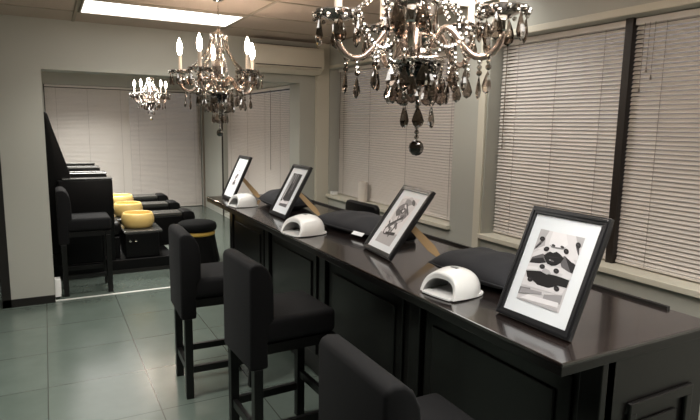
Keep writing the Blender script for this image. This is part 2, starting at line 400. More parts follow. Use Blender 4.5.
# raised panels and pilasters on the customer side
n = 4; span = (cy1 - cy0 - 0.035) / n
for k in range(n):
    a = cy0 + 0.015 + span * k
    mb = MB(); y0, y1 = a + 0.12, a + span - 0.06
    mb.box(px - 0.012, px, y0, y1, 0.18, 0.86)
    mb.box(px - 0.022, px - 0.011, y0 + 0.06, y1 - 0.06, 0.25, 0.79)
    mb.build('raised_panel', M['woodp'], t, bevel=0.006)
for k in range(n + 1):
    a = cy0 + 0.015 + span * k - (0.0 if k == 0 else 0.04 if k < n else 0.08)
    B(px - 0.03, px - 0.0005, a, a + 0.08, 0.0, CZ - 0.044).build('pilaster', M['woodp'], t, bevel=0.004)
for (ya, nm) in ((cy0 + 0.015, 'near'), (cy1 - 0.045, 'far')):
    e = B(px, cx1 - 0.01, ya, ya + 0.03, 0.0, CZ - 0.043).build('end_panel', M['woodp'], t)
    s = -1 if nm == 'near' else 1
    yo = ya if s < 0 else ya + 0.03
    def yb(d): return (yo - d, yo) if s < 0 else (yo, yo + d)
    f = MB(); a, b = yb(0.016)
    X0, X1, Z0, Z1 = px + 0.10, cx1 - 0.09, 0.14, 0.80
    f.box(X0, X1, a, b, Z1 - 0.035, Z1); f.box(X0, X1, a, b, Z0, Z0 + 0.035); f.box(X0, X0 + 0.035, a, b, Z0 + 0.035, Z1 - 0.035); f.box(X1 - 0.035, X1, a, b, Z0 + 0.035, Z1 - 0.035)
    f.build('moulding', M['woodp'], e, bevel=0.005)
    a, b = yb(0.010)
    B(X0 + 0.075, X1 - 0.075, a, b, Z0 + 0.075, Z1 - 0.075).build('raised_field', M['woodp'], e, bevel=0.008)
B(cx1 - 0.02, cx1 - 0.004, cy0 + 0.16, cy1 - 0.02, CZ, CZ + 0.012).build('back_strip', M['darkbase'], t)
B(cx1 - 0.04, cx1 - 0.01, cy0 + 0.045, cy1 - 0.045, 0.08, CZ - 0.043).build('back_panel', M['woodp'], t)

# ------------------------------------------------------------------ bar stools (seat faces +x)
def make_stool(label):
    t = thing('bar_stool', label, 'stool', group='black upholstered bar stools')
    w = 0.40
    B(0.04, 0.46, -w / 2 + 0.005, w / 2 - 0.005, 0.615, 0.74).build('seat', M['fabric'], t, bevel=0.03, seg=4)
    pr = [(0.0, 0.50), (0.0, 0.985), (0.008, 1.005), (0.03, 1.012), (0.062, 1.008), (0.09, 0.985), (0.112, 0.94), (0.12, 0.88), (0.122, 0.74), (0.09, 0.70), (0.09, 0.50)]
    MB().prism(pr, 'y', -w / 2, w / 2).build('backrest', M['fabric'], t, bevel=0.012, seg=3, angle=35)
    for x in (0.02, 0.405):
        for y in (-w / 2 + 0.005, w / 2 - 0.05):
            top = 0.50 if x < 0.1 else 0.57
            B(x, x + 0.045, y, y + 0.045, 0, top).build('leg', M['legwood'], t, bevel=0.003)
    f = MB()
    f.box(0.066, 0.404, -w / 2 + 0.012, -w / 2 + 0.037, 0.565, 0.614); f.box(0.066, 0.404, w / 2 - 0.037, w / 2 - 0.012, 0.565, 0.614); f.box(0.405, 0.45, -w / 2 + 0.005, w / 2 - 0.005, 0.571, 0.614)
    f.build('seat_frame', M['legwood'], t)
    for y in (-w / 2 + 0.012, w / 2 - 0.037):
        B(0.066, 0.404, y, y + 0.025, 0.16, 0.20).build('stretcher', M['legwood'], t)
    B(0.027, 0.052, -w / 2 + 0.051, w / 2 - 0.051, 0.16, 0.20).build('stretcher', M['legwood'], t)
    B(0.415, 0.44, -w / 2 + 0.051, w / 2 - 0.051, 0.24, 0.28).build('stretcher', M['legwood'], t)
    return t
st = make_stool('black upholstered bar stool standing alone on open floor, its front hidden by next stool')
st.location = (0.648, 3.42, 0); st.rotation_euler.z = R(-2)
for (x, y, rz, lab) in ((0.775, 2.58, 2, 'black bar stool pushed in at the counter, middle one of three in row'),
                        (0.70, 1.285, -1, 'nearest black bar stool, only its backrest top and seat edge visible at bottom'),
                        (0.055, 5.94, 0, 'black bar stool in back room behind the pillar, before the pedicure chairs')):
    c = copy_tree(st); c.location = (x, y, 0); c.rotation_euler.z = R(rz); c['label'] = lab

# ------------------------------------------------------------------ technician's chair behind the counter
t = thing('office_chair', 'black chair tucked behind counter, only its backrest top visible', 'chair', (2.34, 4.30, 0), R(4))
MB().prism([(-0.20, 0), (0.20, 0), (0.26, 0.20), (0.25, 0.42), (0.22, 0.45), (-0.22, 0.45), (-0.25, 0.42), (-0.26, 0.20)], 'x', 0.10, 0.155).build('backrest', M['leather'], t, bevel=0.02, seg=3).location.z = 0.52
B(-0.30, 0.12, -0.23, 0.23, 0.44, 0.52).build('seat', M['leather'], t, bevel=0.025, seg=3)
MB().tube([(-0.08, 0, 0.09), (-0.08, 0, 0.44)], 0.025, 12).build('gas_lift', M['darkplastic'], t)
MB().box(0.02, 0.12, -0.03, 0.03, 0.40, 0.44).box(0.10, 0.125, -0.03, 0.03, 0.42, 0.62).build('back_bracket', M['darkplastic'], t)
for k in range(5):
    a = 2 * PI * k / 5
    d = Vector((math.cos(a), math.sin(a), 0)); c0 = Vector((-0.08, 0, 0.10))
    l = MB().tube([c0, c0 + d * 0.24 + Vector((0, 0, -0.03))], [0.02, 0.013], 8).build('leg', M['darkplastic'], t)
    MB().ball(c0 + d * 0.235 + Vector((0, 0, -0.072)), 0.028, 10, 8).build('castor', M['darkplastic'], l)

# ------------------------------------------------------------------ picture frames
FW, FH = 0.312, 0.402
def frame_empty(label, x, y, lean, yaw=0, swing=38, roll=35, slen=0.27):
    t = thing('picture_frame', label, 'picture frame', group='framed prints leaning on the counter')
    s, c = math.sin(R(lean)), math.cos(R(lean))
    m = Matrix(((0, s, -c), (-1, 0, 0), (0, c, s))).to_4x4()
    m = Matrix.Rotation(R(yaw), 4, 'Z') @ m
    m.translation = (x, y, CZ + 0.018 * s)      # back lower edge of moulding rests on the top
    t.matrix_world = m
    # local: x right, y up along frame, z towards the viewer
    w2, b = FW / 2, 0.024
    f = MB()
    for (x0, x1, y0, y1) in ((-w2, w2, 0, b), (-w2, w2, FH - b, FH), (-w2, -w2 + b, b, FH - b), (w2 - b, w2, b, FH - b)):
        f.box(x0, x1, y0, y1, -0.018, 0.002)
    # inner stepped bead
    i0 = b - 0.006
    for (x0, x1, y0, y1) in ((-w2 + 0.006, w2 - 0.006, 0.006, 0.014), (-w2 + 0.006, w2 - 0.006, FH - 0.014, FH - 0.006), (-w2 + 0.006, -w2 + 0.014, 0.014, FH - 0.014), (w2 - 0.014, w2 - 0.006, 0.014, FH - 0.014)):
        f.box(x0, x1, y0, y1, 0.0015, 0.006)
    f.build('moulding', M['frame'], t, bevel=0.002)
    B(-w2 + b, w2 - b, b, FH - b, -0.010, -0.005).build('mount', M['mat'], t)
    B(-w2 + 0.012, w2 - 0.012, 0.012, FH - 0.012, -0.0215, -0.0181).build('backing_board', M['card'], t)
    # easel strut of brown card: hinged high on the back, foot on the counter
    foot = 0.62
    hy = 0.23
    top = m @ Vector((0, hy, -0.0225)); zf = CZ + 0.001
    d = (Matrix.Rotation(R(yaw - swing), 4, 'Z') @ Vector((1, 0, 0)))
    L_ = math.sqrt(max(0.001, slen ** 2 - (top.z - zf) ** 2))
    ft = Vector((top.x, top.y, zf)) + d * L_
    inv = m.inverted()
    sd = Matrix.Rotation(R(yaw - swing), 4, 'Z') @ Vector((0, 1, 0))
    ax = (ft - top).normalized(); nn_ = ax.cross(sd).normalized()
    sd = sd * math.cos(R(roll)) + nn_ * math.sin(R(roll)); tk = ax.cross(sd).normalized() * 0.003
    ft = ft + Vector((0, 0, 0.012 * abs(math.sin(R(roll)))))
    vs = [top + sd * 0.015, top - sd * 0.015, (top * 0.2 + ft * 0.8) - sd * 0.024, ft - sd * 0.012, ft + sd * 0.012, (top * 0.2 + ft * 0.8) + sd * 0.024]
    vv = [inv @ v for v in vs] + [inv @ (v + tk) for v in vs]; nn = len(vs)
    MB().add(vv, [tuple(range(nn))[::-1], tuple(range(nn, 2 * nn))] + [(i, (i + 1) % nn, nn + (i + 1) % nn, nn + i) for i in range(nn)]).build('easel_strut', M['card'], t)
    return t
class Art:
    """flat inked shapes on the print sheet; u right, v down, both 0..1"""
    def __init__(s, t, x0, x1, y0, y1, base):
        s.x0, s.x1, s.y0, s.y1, s.z = x0, x1, y0, y1, -0.0044
        s.mb = MB(); s.names = [base]; s.t = t
        s.poly([(0, 0), (1, 0), (1, 1), (0, 1)], base, clip=False)
    def idx(s, k):
        if k not in s.names: s.names.append(k)
        return s.names.index(k)
    def poly(s, pts, k, clip=True):
        s.z += 0.00004
        vs = []
        for u, v in pts:
            if clip: u = min(max(u, 0), 1); v = min(max(v, 0), 1)
            vs.append((s.x0 + (s.x1 - s.x0) * u, s.y1 - (s.y1 - s.y0) * v, s.z))
        s.mb.add(vs, [tuple(range(len(vs)))[::-1]], s.idx(k))
    def ell(s, u, v, a, b, k, rot=0, n=20):
        asp = (s.y1 - s.y0) / (s.x1 - s.x0)
        pts = []
        for i in range(n):
            q = 2 * PI * i / n; x, y = a * math.cos(q), b * math.sin(q) * 1.0
            c, sn = math.cos(R(rot)), math.sin(R(rot))
            pts.append((u + x * c - y * sn, v + (x * sn + y * c) / asp))
        s.poly(pts, k)
    def done(s): 
        me = s.mb
        o = me.build('print', [M[k] for k in s.names], s.t)
        return o

# --- print 1: close-up of a mouth with fingers and dark nails
t1 = frame_empty('largest and nearest framed black and white print of lips and dark-nailed fingers', 1.372, 1.268, 23, 1, 20, 0, 0.225)
a = Art(t1, -0.094, 0.086, 0.07, 0.325, 'g200')
def uv(px, py):
    dx, dy = px - 110, py - 20; D = 184 * 301 + 49 * 104
    return ((dx * 301 + dy * 104) / D, (184 * dy - 49 * dx) / D)
def P(pts): return [uv(*p) for p in pts]
a.poly([(0, 0), (1, 0), (1, .30), (0, .27)], 'g214')
a.poly(P([(108,18),(150,26),(132,58),(128,95),(80,110),(88,60)]), 'g175'); a.poly(P([(262,50),(300,56),(285,110),(262,84)]), 'g175')
# nose
a.poly(P([(165,30),(222,42),(226,92),(205,112),(160,100),(146,88)]), 'g226')
a.poly(P([(150,92),(164,99),(186,104),(208,107),(218,103),(208,114),(182,111),(158,104)]), 'g120')
a.ell(*uv(166, 95), 0.045, 0.022, 'g48', 10); a.ell(*uv(203, 103), 0.045, 0.022, 'g48', 10)
# fingers at the sides of the nose, and what is dark beside them
a.poly(P([(86,98),(112,72),(124,76),(96,100),(80,112)]), 'g95'); a.poly(P([(88,100),(108,82),(114,86),(90,106)]), 'g48')
a.poly(P([(258,104),(272,108),(276,142),(266,136)]), 'g70')
a.poly(P([(74,142),(118,128),(132,136),(128,152),(136,166),(104,170),(62,166)]), 'g95')
a.poly(P([(72,150),(122,146),(134,168),(104,171),(61,167)]), 'g30')
a.poly(P([(210,140),(228,146),(258,178),(250,214),(226,204),(200,186),(196,170)]), 'g95')
a.poly(P([(214,138),(258,180),(250,213),(236,206)]), 'g30')
a.poly(P([(78,124),(132,104),(150,108),(140,122),(118,130),(70,144)]), 'g214')
a.poly(P([(208,118),(234,122),(262,176),(240,166),(212,138)]), 'g214')
# lips
a.poly(P([(126,136),(140,126),(152,121),(165,127),(180,122),(196,134),(210,150),(196,170),(178,180),(158,181),(140,172),(130,154)]), 'g12')
a.poly(P([(134,140),(165,142),(202,150),(166,149)]), 'g30')
a.ell(*uv(160, 160), 0.055, 0.016, 'g95', 8); a.ell(*uv(152, 157), 0.02, 0.010, 'g175', 8)
# upper pair of fingers
a.poly(P([(60,168),(106,172),(134,178),(160,186),(204,192),(240,212),(246,220),(234,240),(186,222),(150,214),(112,204),(48,196)]), 'g214')
a.poly(P([(56,182),(100,186),(104,198),(50,196)]), 'g226')
# dark mouth of the gap between the hands
a.poly(P([(48,202),(112,204),(150,216),(190,224),(232,240),(222,270),(188,262),(150,272),(112,272),(84,258),(54,232)]), 'g12')
a.poly(P([(128,190),(150,200),(158,214),(140,218),(116,206)]), 'g175'); a.poly(P([(186,208),(206,216),(200,228),(172,220)]), 'g200')
# lower fingers
a.poly(P([(40,226),(70,236),(100,262),(150,274),(190,268),(216,274),(200,300),(30,262)]), 'g214')
a.poly(P([(22,270),(70,276),(66,300),(14,300)]), 'g120'); a.poly(P([(30,276),(120,290),(120,302),(20,296)]), 'g150')
a.poly(P([(130,300),(206,300),(196,336),(120,330)]), 'g150'); a.poly(P([(60,304),(190,330),(186,350),(20,318)]), 'g226')
a.poly(P([(12,318),(186,356),(184,372),(8,330)]), 'g175')
for (x, y, r) in ((118,65,8),(268,98,38),(137,110,-12),(220,122,32),(120,185,4),(180,203,12),(68,240,4),(182,275,14)):
    a.ell(*uv(x, y), 0.064, 0.047, 'g30', r); a.ell(*uv(x - 1, y - 2), 0.024, 0.008, 'g70', r)
a.done()
# --- print 2: pale grey sketch
t2 = frame_empty('framed pale grey pencil sketch print, second frame from the near end', 1.444, 2.378, 36, -6, 52, 40)
a = Art(t2, -0.088, 0.08, 0.06, 0.345, 'g226')
rs = random.Random(4)
a.poly([(0, .8), (1, .75), (1, 1), (0, 1)], 'g175')
a.poly([(0, .08), (.5, 0), (1, .1), (.8, .5), (.45, .62), (.1, .5)], 'g200')
for (u, v, r1, r2, k, rt) in ((.55,.14,.3,.12,'g150',20),(.3,.22,.22,.1,'g120',-30),(.78,.22,.2,.13,'g214',0),(.55,.32,.28,.14,'g150',10),(.28,.36,.2,.1,'g95',30),
        (.66,.42,.22,.1,'g120',-20),(.45,.48,.15,.13,'g214',0),(.3,.62,.25,.07,'g95',-40),(.6,.6,.2,.06,'g120',35),(.42,.72,.12,.1,'g150',0),(.78,.10,.16,.06,'g95',30),(.2,.1,.1,.06,'g214',0),
        (.5,.2,.12,.05,'g226',15),(.68,.3,.1,.06,'g95',50),(.4,.3,.09,.05,'g70',-20)):
    a.ell(u, v, r1, r2, k, rt)
for (u, v, r1, rt) in ((.28,.74,.16,0),(.5,.30,.1,0)):
    a.ell(u, v, r1, r1, 'g70', rt); a.ell(u, v, r1 - .045, r1 - .045, 'g214', rt)
for (p, q, wd, k) in (((.15,.66),(.75,.40),.03,'g70'),((.3,.8),(.85,.76),.03,'g48'),((.55,.85),(.62,.55),.03,'g70'),((.1,.55),(.35,.7),.025,'g95'),((.45,.15),(.9,.35),.02,'g95'),((.35,.25),(.5,.5),.02,'g95'),((.7,.3),(.8,.5),.02,'g120')):
    d = Vector((q[0] - p[0], q[1] - p[1])).normalized(); nx, ny = -d.y * wd, d.x * wd
    a.poly([(p[0] + nx, p[1] + ny), (q[0] + nx, q[1] + ny), (q[0] - nx, q[1] - ny), (p[0] - nx, p[1] - ny)], k)
a.done()
# --- print 3: dark block with pale diagonal strokes
t3 = frame_empty('framed print of a dark block with white streaks, third frame from the near end', 1.412, 3.68, 29, 0, 32, 40)
a = Art(t3, -0.08, 0.072, 0.075, 0.335, 'g48')
a.poly([(0, .86), (1, .80), (1, 1), (0, 1)], 'g200'); a.poly([(.1, .93), (.95, .9), (.95, 1), (.1, 1)], 'g95'); a.poly([(.2, .8), (.6, .86), (.9, .82), (.9, .9), (.1, .92)], 'g226')
for (p, q, wd) in (((.08,.05),(.12,.8),.035),((.28,0),(.16,.7),.02),((.42,0),(.52,.62),.022),((.62,.02),(.66,.5),.012)):
    a.poly([(p[0] - wd, p[1]), (p[0] + wd, p[1]), (q[0] + wd, q[1]), (q[0] - wd, q[1])], 'g200')
a.poly([(.7, .02), (1, .02), (1, .78), (.7, .75)], 'g30'); a.poly([(.3, .3), (.48, .3), (.55, .75), (.3, .78)], 'g30')
a.done()
# --- print 4: small grey marks
t4 = frame_empty('farthest framed print, mostly white with small grey marks', 1.345, 4.70, 25, 0, 32, 40)
a = Art(t4, -0.06, 0.05, 0.09, 0.30, 'g226')
for (u, v, r1, r2, k) in ((.5,.72,.3,.13,'g95'),(.52,.62,.14,.09,'g48'),(.5,.45,.25,.12,'g120'),(.6,.36,.2,.08,'g70'),(.45,.52,.1,.1,'g70'),(.65,.15,.1,.06,'g120'),(.3,.8,.12,.05,'g150'),(.7,.75,.09,.1,'g48')):
    a.ell(u, v, r1, r2, k)
a.done()

# ------------------------------------------------------------------ nail lamps (opening faces -x)
def nail_lamp(label, x, y, rz, S=1.0, shell='whiteplastic', group='nail curing lamps on the counter'):
    t = thing('nail_lamp', label, 'nail lamp', (x, y, CZ + 0.0005), rz, group)
    D, HW, HT = 0.205 * S, 0.10 * S, 0.098 * S
    def sect(s, th, hw, ht, d, e=2.5):
        # s 0 front .. 1 back
        k = max(0.0, 1 - max(0, (s - 0.35) / 0.65) ** 2.6) ** 0.5
        hw2 = hw * (0.90 + 0.10 * math.sin(min(1, s / 0.4) * PI / 2)) * k
        ht2 = ht * (0.86 + 0.14 * math.sin(min(1, s / 0.45) * PI / 2)) * k
        c, sn = math.cos(th), math.sin(th)
        yy = -hw2 * math.copysign(abs(c) ** (2 / e), c); zz = ht2 * max(0, sn) ** (2 / e)
        lean = 0.035 * S * (zz / ht) * (1 - s)          # the front rim leans back
        return (d * s + lean, yy, 0.006 * S + zz)
    nu, nv = 15, 25
    mb = MB()
    mb.quadgrid(lambda s, q: sect(s, PI * q, HW, HT, D), nu, nv)
    # rim and hollow
    def inner(s, q):
        p = sect(s * 0.70, PI * q, HW * 0.85, HT * 0.72, D)
        return (p[0] + 0.0015, p[1], p[2])
    m2 = MB().quadgrid(inner, 8, nv)
    mb2 = MB().quadgrid(lambda s, q: Vector(sect(0, PI * q, HW, HT, D)).lerp(Vector(inner(0, q)), s), 3, nv)
    mb.add(mb2.v, mb2.f, 0)
    mb.build('shell', M[shell], t, smooth=True)
    m2.build('lining', M['lampinside' if shell == 'whiteplastic' else 'darkplastic'], t, smooth=True)
    bp = []
    n = 28
    for i in range(n):
        a_ = 2 * PI * i / n
        bx = D * 0.5 + D * 0.495 * math.copysign(abs(math.cos(a_)) ** 0.7, math.cos(a_)); by = HW * 0.965 * math.copysign(abs(math.sin(a_)) ** 0.6, math.sin(a_))
        bp.append((bx, by))
    bp = [(-0.012 * S + 0.012 * S * (abs(yv) / HW) ** 2 if xv < 0.02 * S else xv, yv) for xv, yv in bp]
    MB().prism(bp, 'z', 0.003, 0.009 * S).build('base_tray', M[shell], t)
    MB().prism([(xv * 0.96 + 0.004, yv * 0.96) for xv, yv in bp], 'z', 0, 0.0029).build('foot', M['darkplastic'], t)
    zt = HT + 0.006 * S
    MB().box(0.09 * S, 0.105 * S, -0.016 * S, 0.016 * S, zt - 0.004, zt + 0.0012).build('button_badge', M['badge'], t, bevel=0.001)
    return t
nail_lamp('nearest white nail lamp on counter, between black cushion and largest frame', 1.292, 1.668, R(8))
nail_lamp('middle white nail lamp, beside black cushion with white tag', 1.240, 3.02, R(11), 1.13)
nail_lamp('farthest white nail lamp, in front of the last frame', 1.262, 4.26, R(6), 1.0)
nail_lamp('black nail lamp behind the farthest cushion, at back edge of counter', 1.74, 4.52, R(20), 0.95, 'darkplastic')

# ------------------------------------------------------------------ cushions on the counter
def cushion(label, x, y, rz, L_, W_, H_, seed, tagged=False):
    t = thing('cushion', label, 'cushion', (x, y, CZ + 0.0005), rz, 'black hand-rest cushions on the counter')
    def top(u, v):
        X, Y = 2 * u - 1, 2 * v - 1
        # squircle outline with pulled corners
        px_ = X * (1 - 0.05 * Y * Y) * L_ / 2; py_ = Y * (1 - 0.07 * X * X) * W_ / 2
        e = max(0, 1 - abs(X) ** 3.2) ** 0.62 * max(0, 1 - abs(Y) ** 3.2) ** 0.62
        nz = noise.noise(Vector((px_ * 9 + seed, py_ * 9, seed))) * 0.012
        return (px_, py_, H_ * 0.32 + e * (H_ * 0.68 + nz))
    def bot(u, v):
        p = top(u, v); X, Y = 2 * u - 1, 2 * v - 1
        e = max(0, 1 - abs(X) ** 3.2) ** 0.45 * max(0, 1 - abs(Y) ** 3.2) ** 0.45
        return (p[0], p[1], H_ * 0.32 * (1 - e))
    mb = MB().quadgrid(top, 29, 25); mb.quadgrid(bot, 29, 25)
    mb.build('cover', M['cushion'], t, smooth=True)
    ring = [top(i / 28, 0) for i in range(29)] + [top(1, j / 24) for j in range(1, 25)] + [top(1 - i / 28, 1) for i in range(1, 29)] + [top(0, 1 - j / 24) for j in range(1, 24)]
    MB().tube(ring, 0.0035, 6, closed=True).build('piping', M['cushion'], t, smooth=True)
    if tagged:
        p = Vector(top(0.15, 1.0))
        m = Matrix.Translation(p) @ Matrix.Rotation(R(-38), 4, 'X')
        q = MB().box(-0.05, 0.05, 0.0, 0.026, 0.003, 0.006, mx=m).build('white_tag', M['mat'], t)
        q['label'] = 'white cloth tag'
    return t
cushion('black cushion between the nearest nail lamp and largest frame', 1.672, 1.79, R(92), 0.50, 0.32, 0.112, 1.3)
cushion('black cushion with small white tag beside the middle nail lamp', 1.72, 3.02, R(98), 0.66, 0.36, 0.10, 4.1, True)
cushion('farthest black cushion, beside the farthest white nail lamp', 1.66, 4.13, R(88), 0.52, 0.32, 0.13, 8.7)
t = thing('hand_rest', 'low black padded box behind the second framed print from the near end', 'hand rest', (1.66, 2.70, CZ + 0.0005), R(6), None)
B(-0.13, 0.13, -0.06, 0.06, 0.006, 0.06).build('pad', M['leather'], t, bevel=0.015, seg=3)
B(-0.12, 0.12, -0.05, 0.05, 0, 0.006).build('base', M['darkplastic'], t)
t.location = (1.70, 2.61, CZ + 0.0005)

# ------------------------------------------------------------------ small things on the sill
z = SILL + 0.0045
t = thing('paper_roll', 'white paper roll standing on the middle window sill', 'paper roll', (XW + 0.035, 4.86, z))
MB().lathe([(0.022, 0), (0.046, 0), (0.048, 0.004), (0.048, 0.196), (0.046, 0.2), (0.022, 0.2), (0.022, 0)], 28).build('roll', M['paper'], t, smooth=False)
MB().lathe([(0.019, 0.002), (0.0215, 0.002), (0.0215, 0.199), (0.019, 0.199), (0.019, 0.002)], 20).build('core', M['card'], t)
t = thing('small_box', 'small white box at far end of the middle window sill', 'box', (XW + 0.02, 5.47, z))
B(-0.03, 0.03, -0.035, 0.035, 0, 0.03).build('body', M['whiteplastic'], t, bevel=0.004)
B(-0.031, 0.031, -0.036, 0.036, 0.0305, 0.038).build('lid', M['whiteplastic'], t, bevel=0.003)
t = thing('socket_box', 'white plastic socket box low on pillar beside the steel floor strip', 'socket box', (0.0005, YH0 + 0.13, 0.02))
B(0, 0.05, -0.05, 0.05, 0, 0.17).build('housing', M['whiteplastic'], t, bevel=0.006)
B(0.0505, 0.054, -0.035, 0.035, 0.02, 0.15).build('cover_plate', M['whiteplastic'], t, bevel=0.002)

# ------------------------------------------------------------------ back room: pedicure chairs
t = thing('platform', 'low black platform under the pedicure chairs', 'platform', (0, 0, 0))
B(-0.25, 1.22, 6.42, 9.15, 0, 0.15).build('deck', M['leather'], t, bevel=0.006)
B(-0.20, 1.17, 6.405, 6.419, 0.0, 0.04).build('kick_board', M['darkbase'], t)
def make_throne(label):
    t = thing('pedicure_chair', label, 'pedicure chair', (0, 0, 0), 0, 'black pedicure chairs in a row')
    # local origin: back lower near corner; x forward, y away
    B(0.02, 0.56, 0.10, 0.62, 0.0, 0.24).build('base', M['leather'], t, bevel=0.01)
    B(0.06, 0.58, 0.105, 0.615, 0.245, 0.40).build('seat', M['leather'], t, bevel=0.04, seg=4)
    MB().prism([(-0.22, 0.10), (-0.155, 1.45), (-0.135, 1.565), (-0.10, 1.59), (-0.075, 1.57), (-0.03, 1.40), (0.10, 0.96), (0.17, 0.42), (0.055, 0.40), (0.015, 0.24), (0.015, 0.10)], 'y', 0.10, 0.62).build('backrest', M['leather'], t, bevel=0.03, seg=3, angle=30)
    for y in (0.0, 0.63):
        a_ = MB().prism([(0.0, 0.0), (0.50, 0.0), (0.505, 0.60), (0.50, 0.885), (-0.02, 0.885), (-0.03, 0.5)], 'y', y, y + 0.09).build('armrest', M['leather'], t, bevel=0.012, seg=3)
        B(0.02, 0.502, y - 0.005, y + 0.095, 0.886, 0.905).build('arm_top', M['throneslab'], a_, bevel=0.005)
    return t
def make_plinth():
    return None
throne = None
labs = ['nearest black pedicure chair, its arm panel facing the bar stool behind pillar', 'second black pedicure chair, between the nearest and farthest ones', 'farthest black pedicure chair in the row, closest to back wall blinds']
blab = ['nearest and largest golden basin on black plinth', 'middle golden basin in the row of three', 'farthest golden basin in the row, partly hidden']
slab = ['nearest low black bench with grey top beside nearest golden basin', 'second low black bench with grey top, behind the nearest bench', 'farthest low black bench with grey top, nearest the back wall blinds']
def make_bench():
    t = thing('pedicure_bench', '', 'bench', group='low benches beside the basins')
    B(0, 0.60, 0, 0.26, 0.0, 0.36).build('base', M['leather'], t, bevel=0.01)
    B(0.0, 0.60, 0.0, 0.26, 0.361, 0.40).build('grey_top', M['throneslab'], t, bevel=0.008)
    MB().prism([(0.605, 0.25), (0.70, 0.25), (0.745, 0.28), (0.76, 0.33), (0.745, 0.39), (0.70, 0.412), (0.62, 0.412), (0.605, 0.40)], 'y', -0.01, 0.27).build('end_cushion', M['leather'], t, bevel=0.02, seg=3, angle=25)
    return t
def make_basin():
    t = thing('foot_basin', '', 'basin', group='golden foot basins')
    MB().lathe([(0.0, 0.0), (0.13, 0.0), (0.155, 0.012), (0.176, 0.055), (0.178, 0.10), (0.166, 0.15), (0.156, 0.168), (0.15, 0.17), (0.144, 0.165), (0.155, 0.12), (0.16, 0.08), (0.13, 0.03), (0.0, 0.025)], 40).build('bowl', M['bowl'], t, smooth=True)
    MB().lathe([(0.0, 0.026), (0.02, 0.026), (0.02, 0.032), (0.0, 0.034)], 16).build('drain', M['chrome'], t)
    return t
def make_pl():
    t = thing('basin_plinth', '', 'plinth', group='black plinths under the basins')
    B(0, 0.36, 0, 0.46, 0.0, 0.275).build('body', M['leather'], t, bevel=0.01)
    B(-0.01, 0.40, -0.01, 0.47, 0.276, 0.305).build('top', M['throneslab'], t, bevel=0.01)
    for x in (0.05, 0.11):
        k_ = MB().lathe([(0.0, 0.0), (0.011, 0.0), (0.011, 0.018), (0.017, 0.022), (0.015, 0.036), (0.0, 0.038)], 12).build('tap_knob', M['chrome'], t)
        k_.rotation_euler.x = R(90); k_.location = (x, -0.001, 0.20)
    return t
p0 = None
for k in range(3):
    y = 6.43 + 0.86 * k
    if k == 0: th, be, ba, pl = make_throne(labs[0]), make_bench(), make_basin(), make_pl()
    else: th, be, ba, pl = copy_tree(p0[0]), copy_tree(p0[1]), copy_tree(p0[2]), copy_tree(p0[3])
    if k == 0: p0 = (th, be, ba, pl)
    th.location = (0.105, y, 0.1505); th['label'] = labs[k]
    be.location = (0.84, y + 0.57, 0.1505); be['label'] = slab[k]
    pl.location = (0.71, y + 0.04, 0.1505); pl['label'] = ['black plinth with grey top under nearest golden basin', 'black plinth under middle golden basin', 'black plinth under farthest golden basin'][k]
    ba.location = (0.882, y + 0.28, 0.1505 + 0.3055); ba['label'] = blab[k]
# round pouf
t = thing('pouf', 'round black pouf with yellow band behind the first bar stool', 'pouf', (1.545, 6.68, 0))
MB().lathe([(0.0, 0.37), (0.20, 0.37), (0.225, 0.385), (0.232, 0.42), (0.222, 0.46), (0.19, 0.478), (0.0, 0.482)], 36).build('cushion_top', M['velvet'], t, smooth=True)
MB().lathe([(0.0, 0.325), (0.205, 0.325), (0.212, 0.335), (0.208, 0.369), (0.0, 0.369)], 36).build('yellow_band', M['yellow'], t, smooth=True)
prof = []
mb = MB()
def skirt(u, v):
    a_ = 2 * PI * u; r = 0.205 + 0.05 * (1 - v) + 0.006 * (1 - v) * math.sin(a_ * 18)
    return (r * math.cos(a_), r * math.sin(a_), 0.324 * v)
mb.quadgrid(skirt, 72, 6, closeu=True); mb.build('skirt', M['velvet'], t, smooth=True)

# ------------------------------------------------------------------ chandeliers (origin at the lowest crystal)
def drop_mesh(w, h, th):
    """flat faceted almond drop hanging from z=0 with a bead on top"""
    mb = MB()
    prof = [(0.0, 0.0), (0.42, -0.22), (0.72, -0.42), (1.0, -0.68), (0.72, -0.88), (0.0, -1.0)]
    n = 6; vs = []; fs = []
    rows = []
    z0 = -0.016
    for (r, zz) in prof:
        row = []
        if r == 0: vs.append((0, 0, z0 + zz * h)); row = [len(vs) - 1] * n
        else:
            for i in range(n):
                a_ = 2 * PI * i / n
                vs.append((r * w / 2 * math.cos(a_), r * th / 2 * math.sin(a_), z0 + zz * h)); row.append(len(vs) - 1)
        rows.append(row)
    for k in range(len(rows) - 1):
        for i in range(n):
            j = (i + 1) % n
            f = [rows[k][i], rows[k][j], rows[k + 1][j], rows[k + 1][i]]
            ff = []
            for q in f:
                if q not in ff: ff.append(q)
            fs.append(tuple(ff))
    mb.add(vs, fs)
    mb.ball((0, 0, -0.008), 0.0095, 8, 5)
    return mb
def beads(pts, r, n=7):
    mb = MB()
    for p in pts: mb.ball(p, r, n, 4)
    return mb
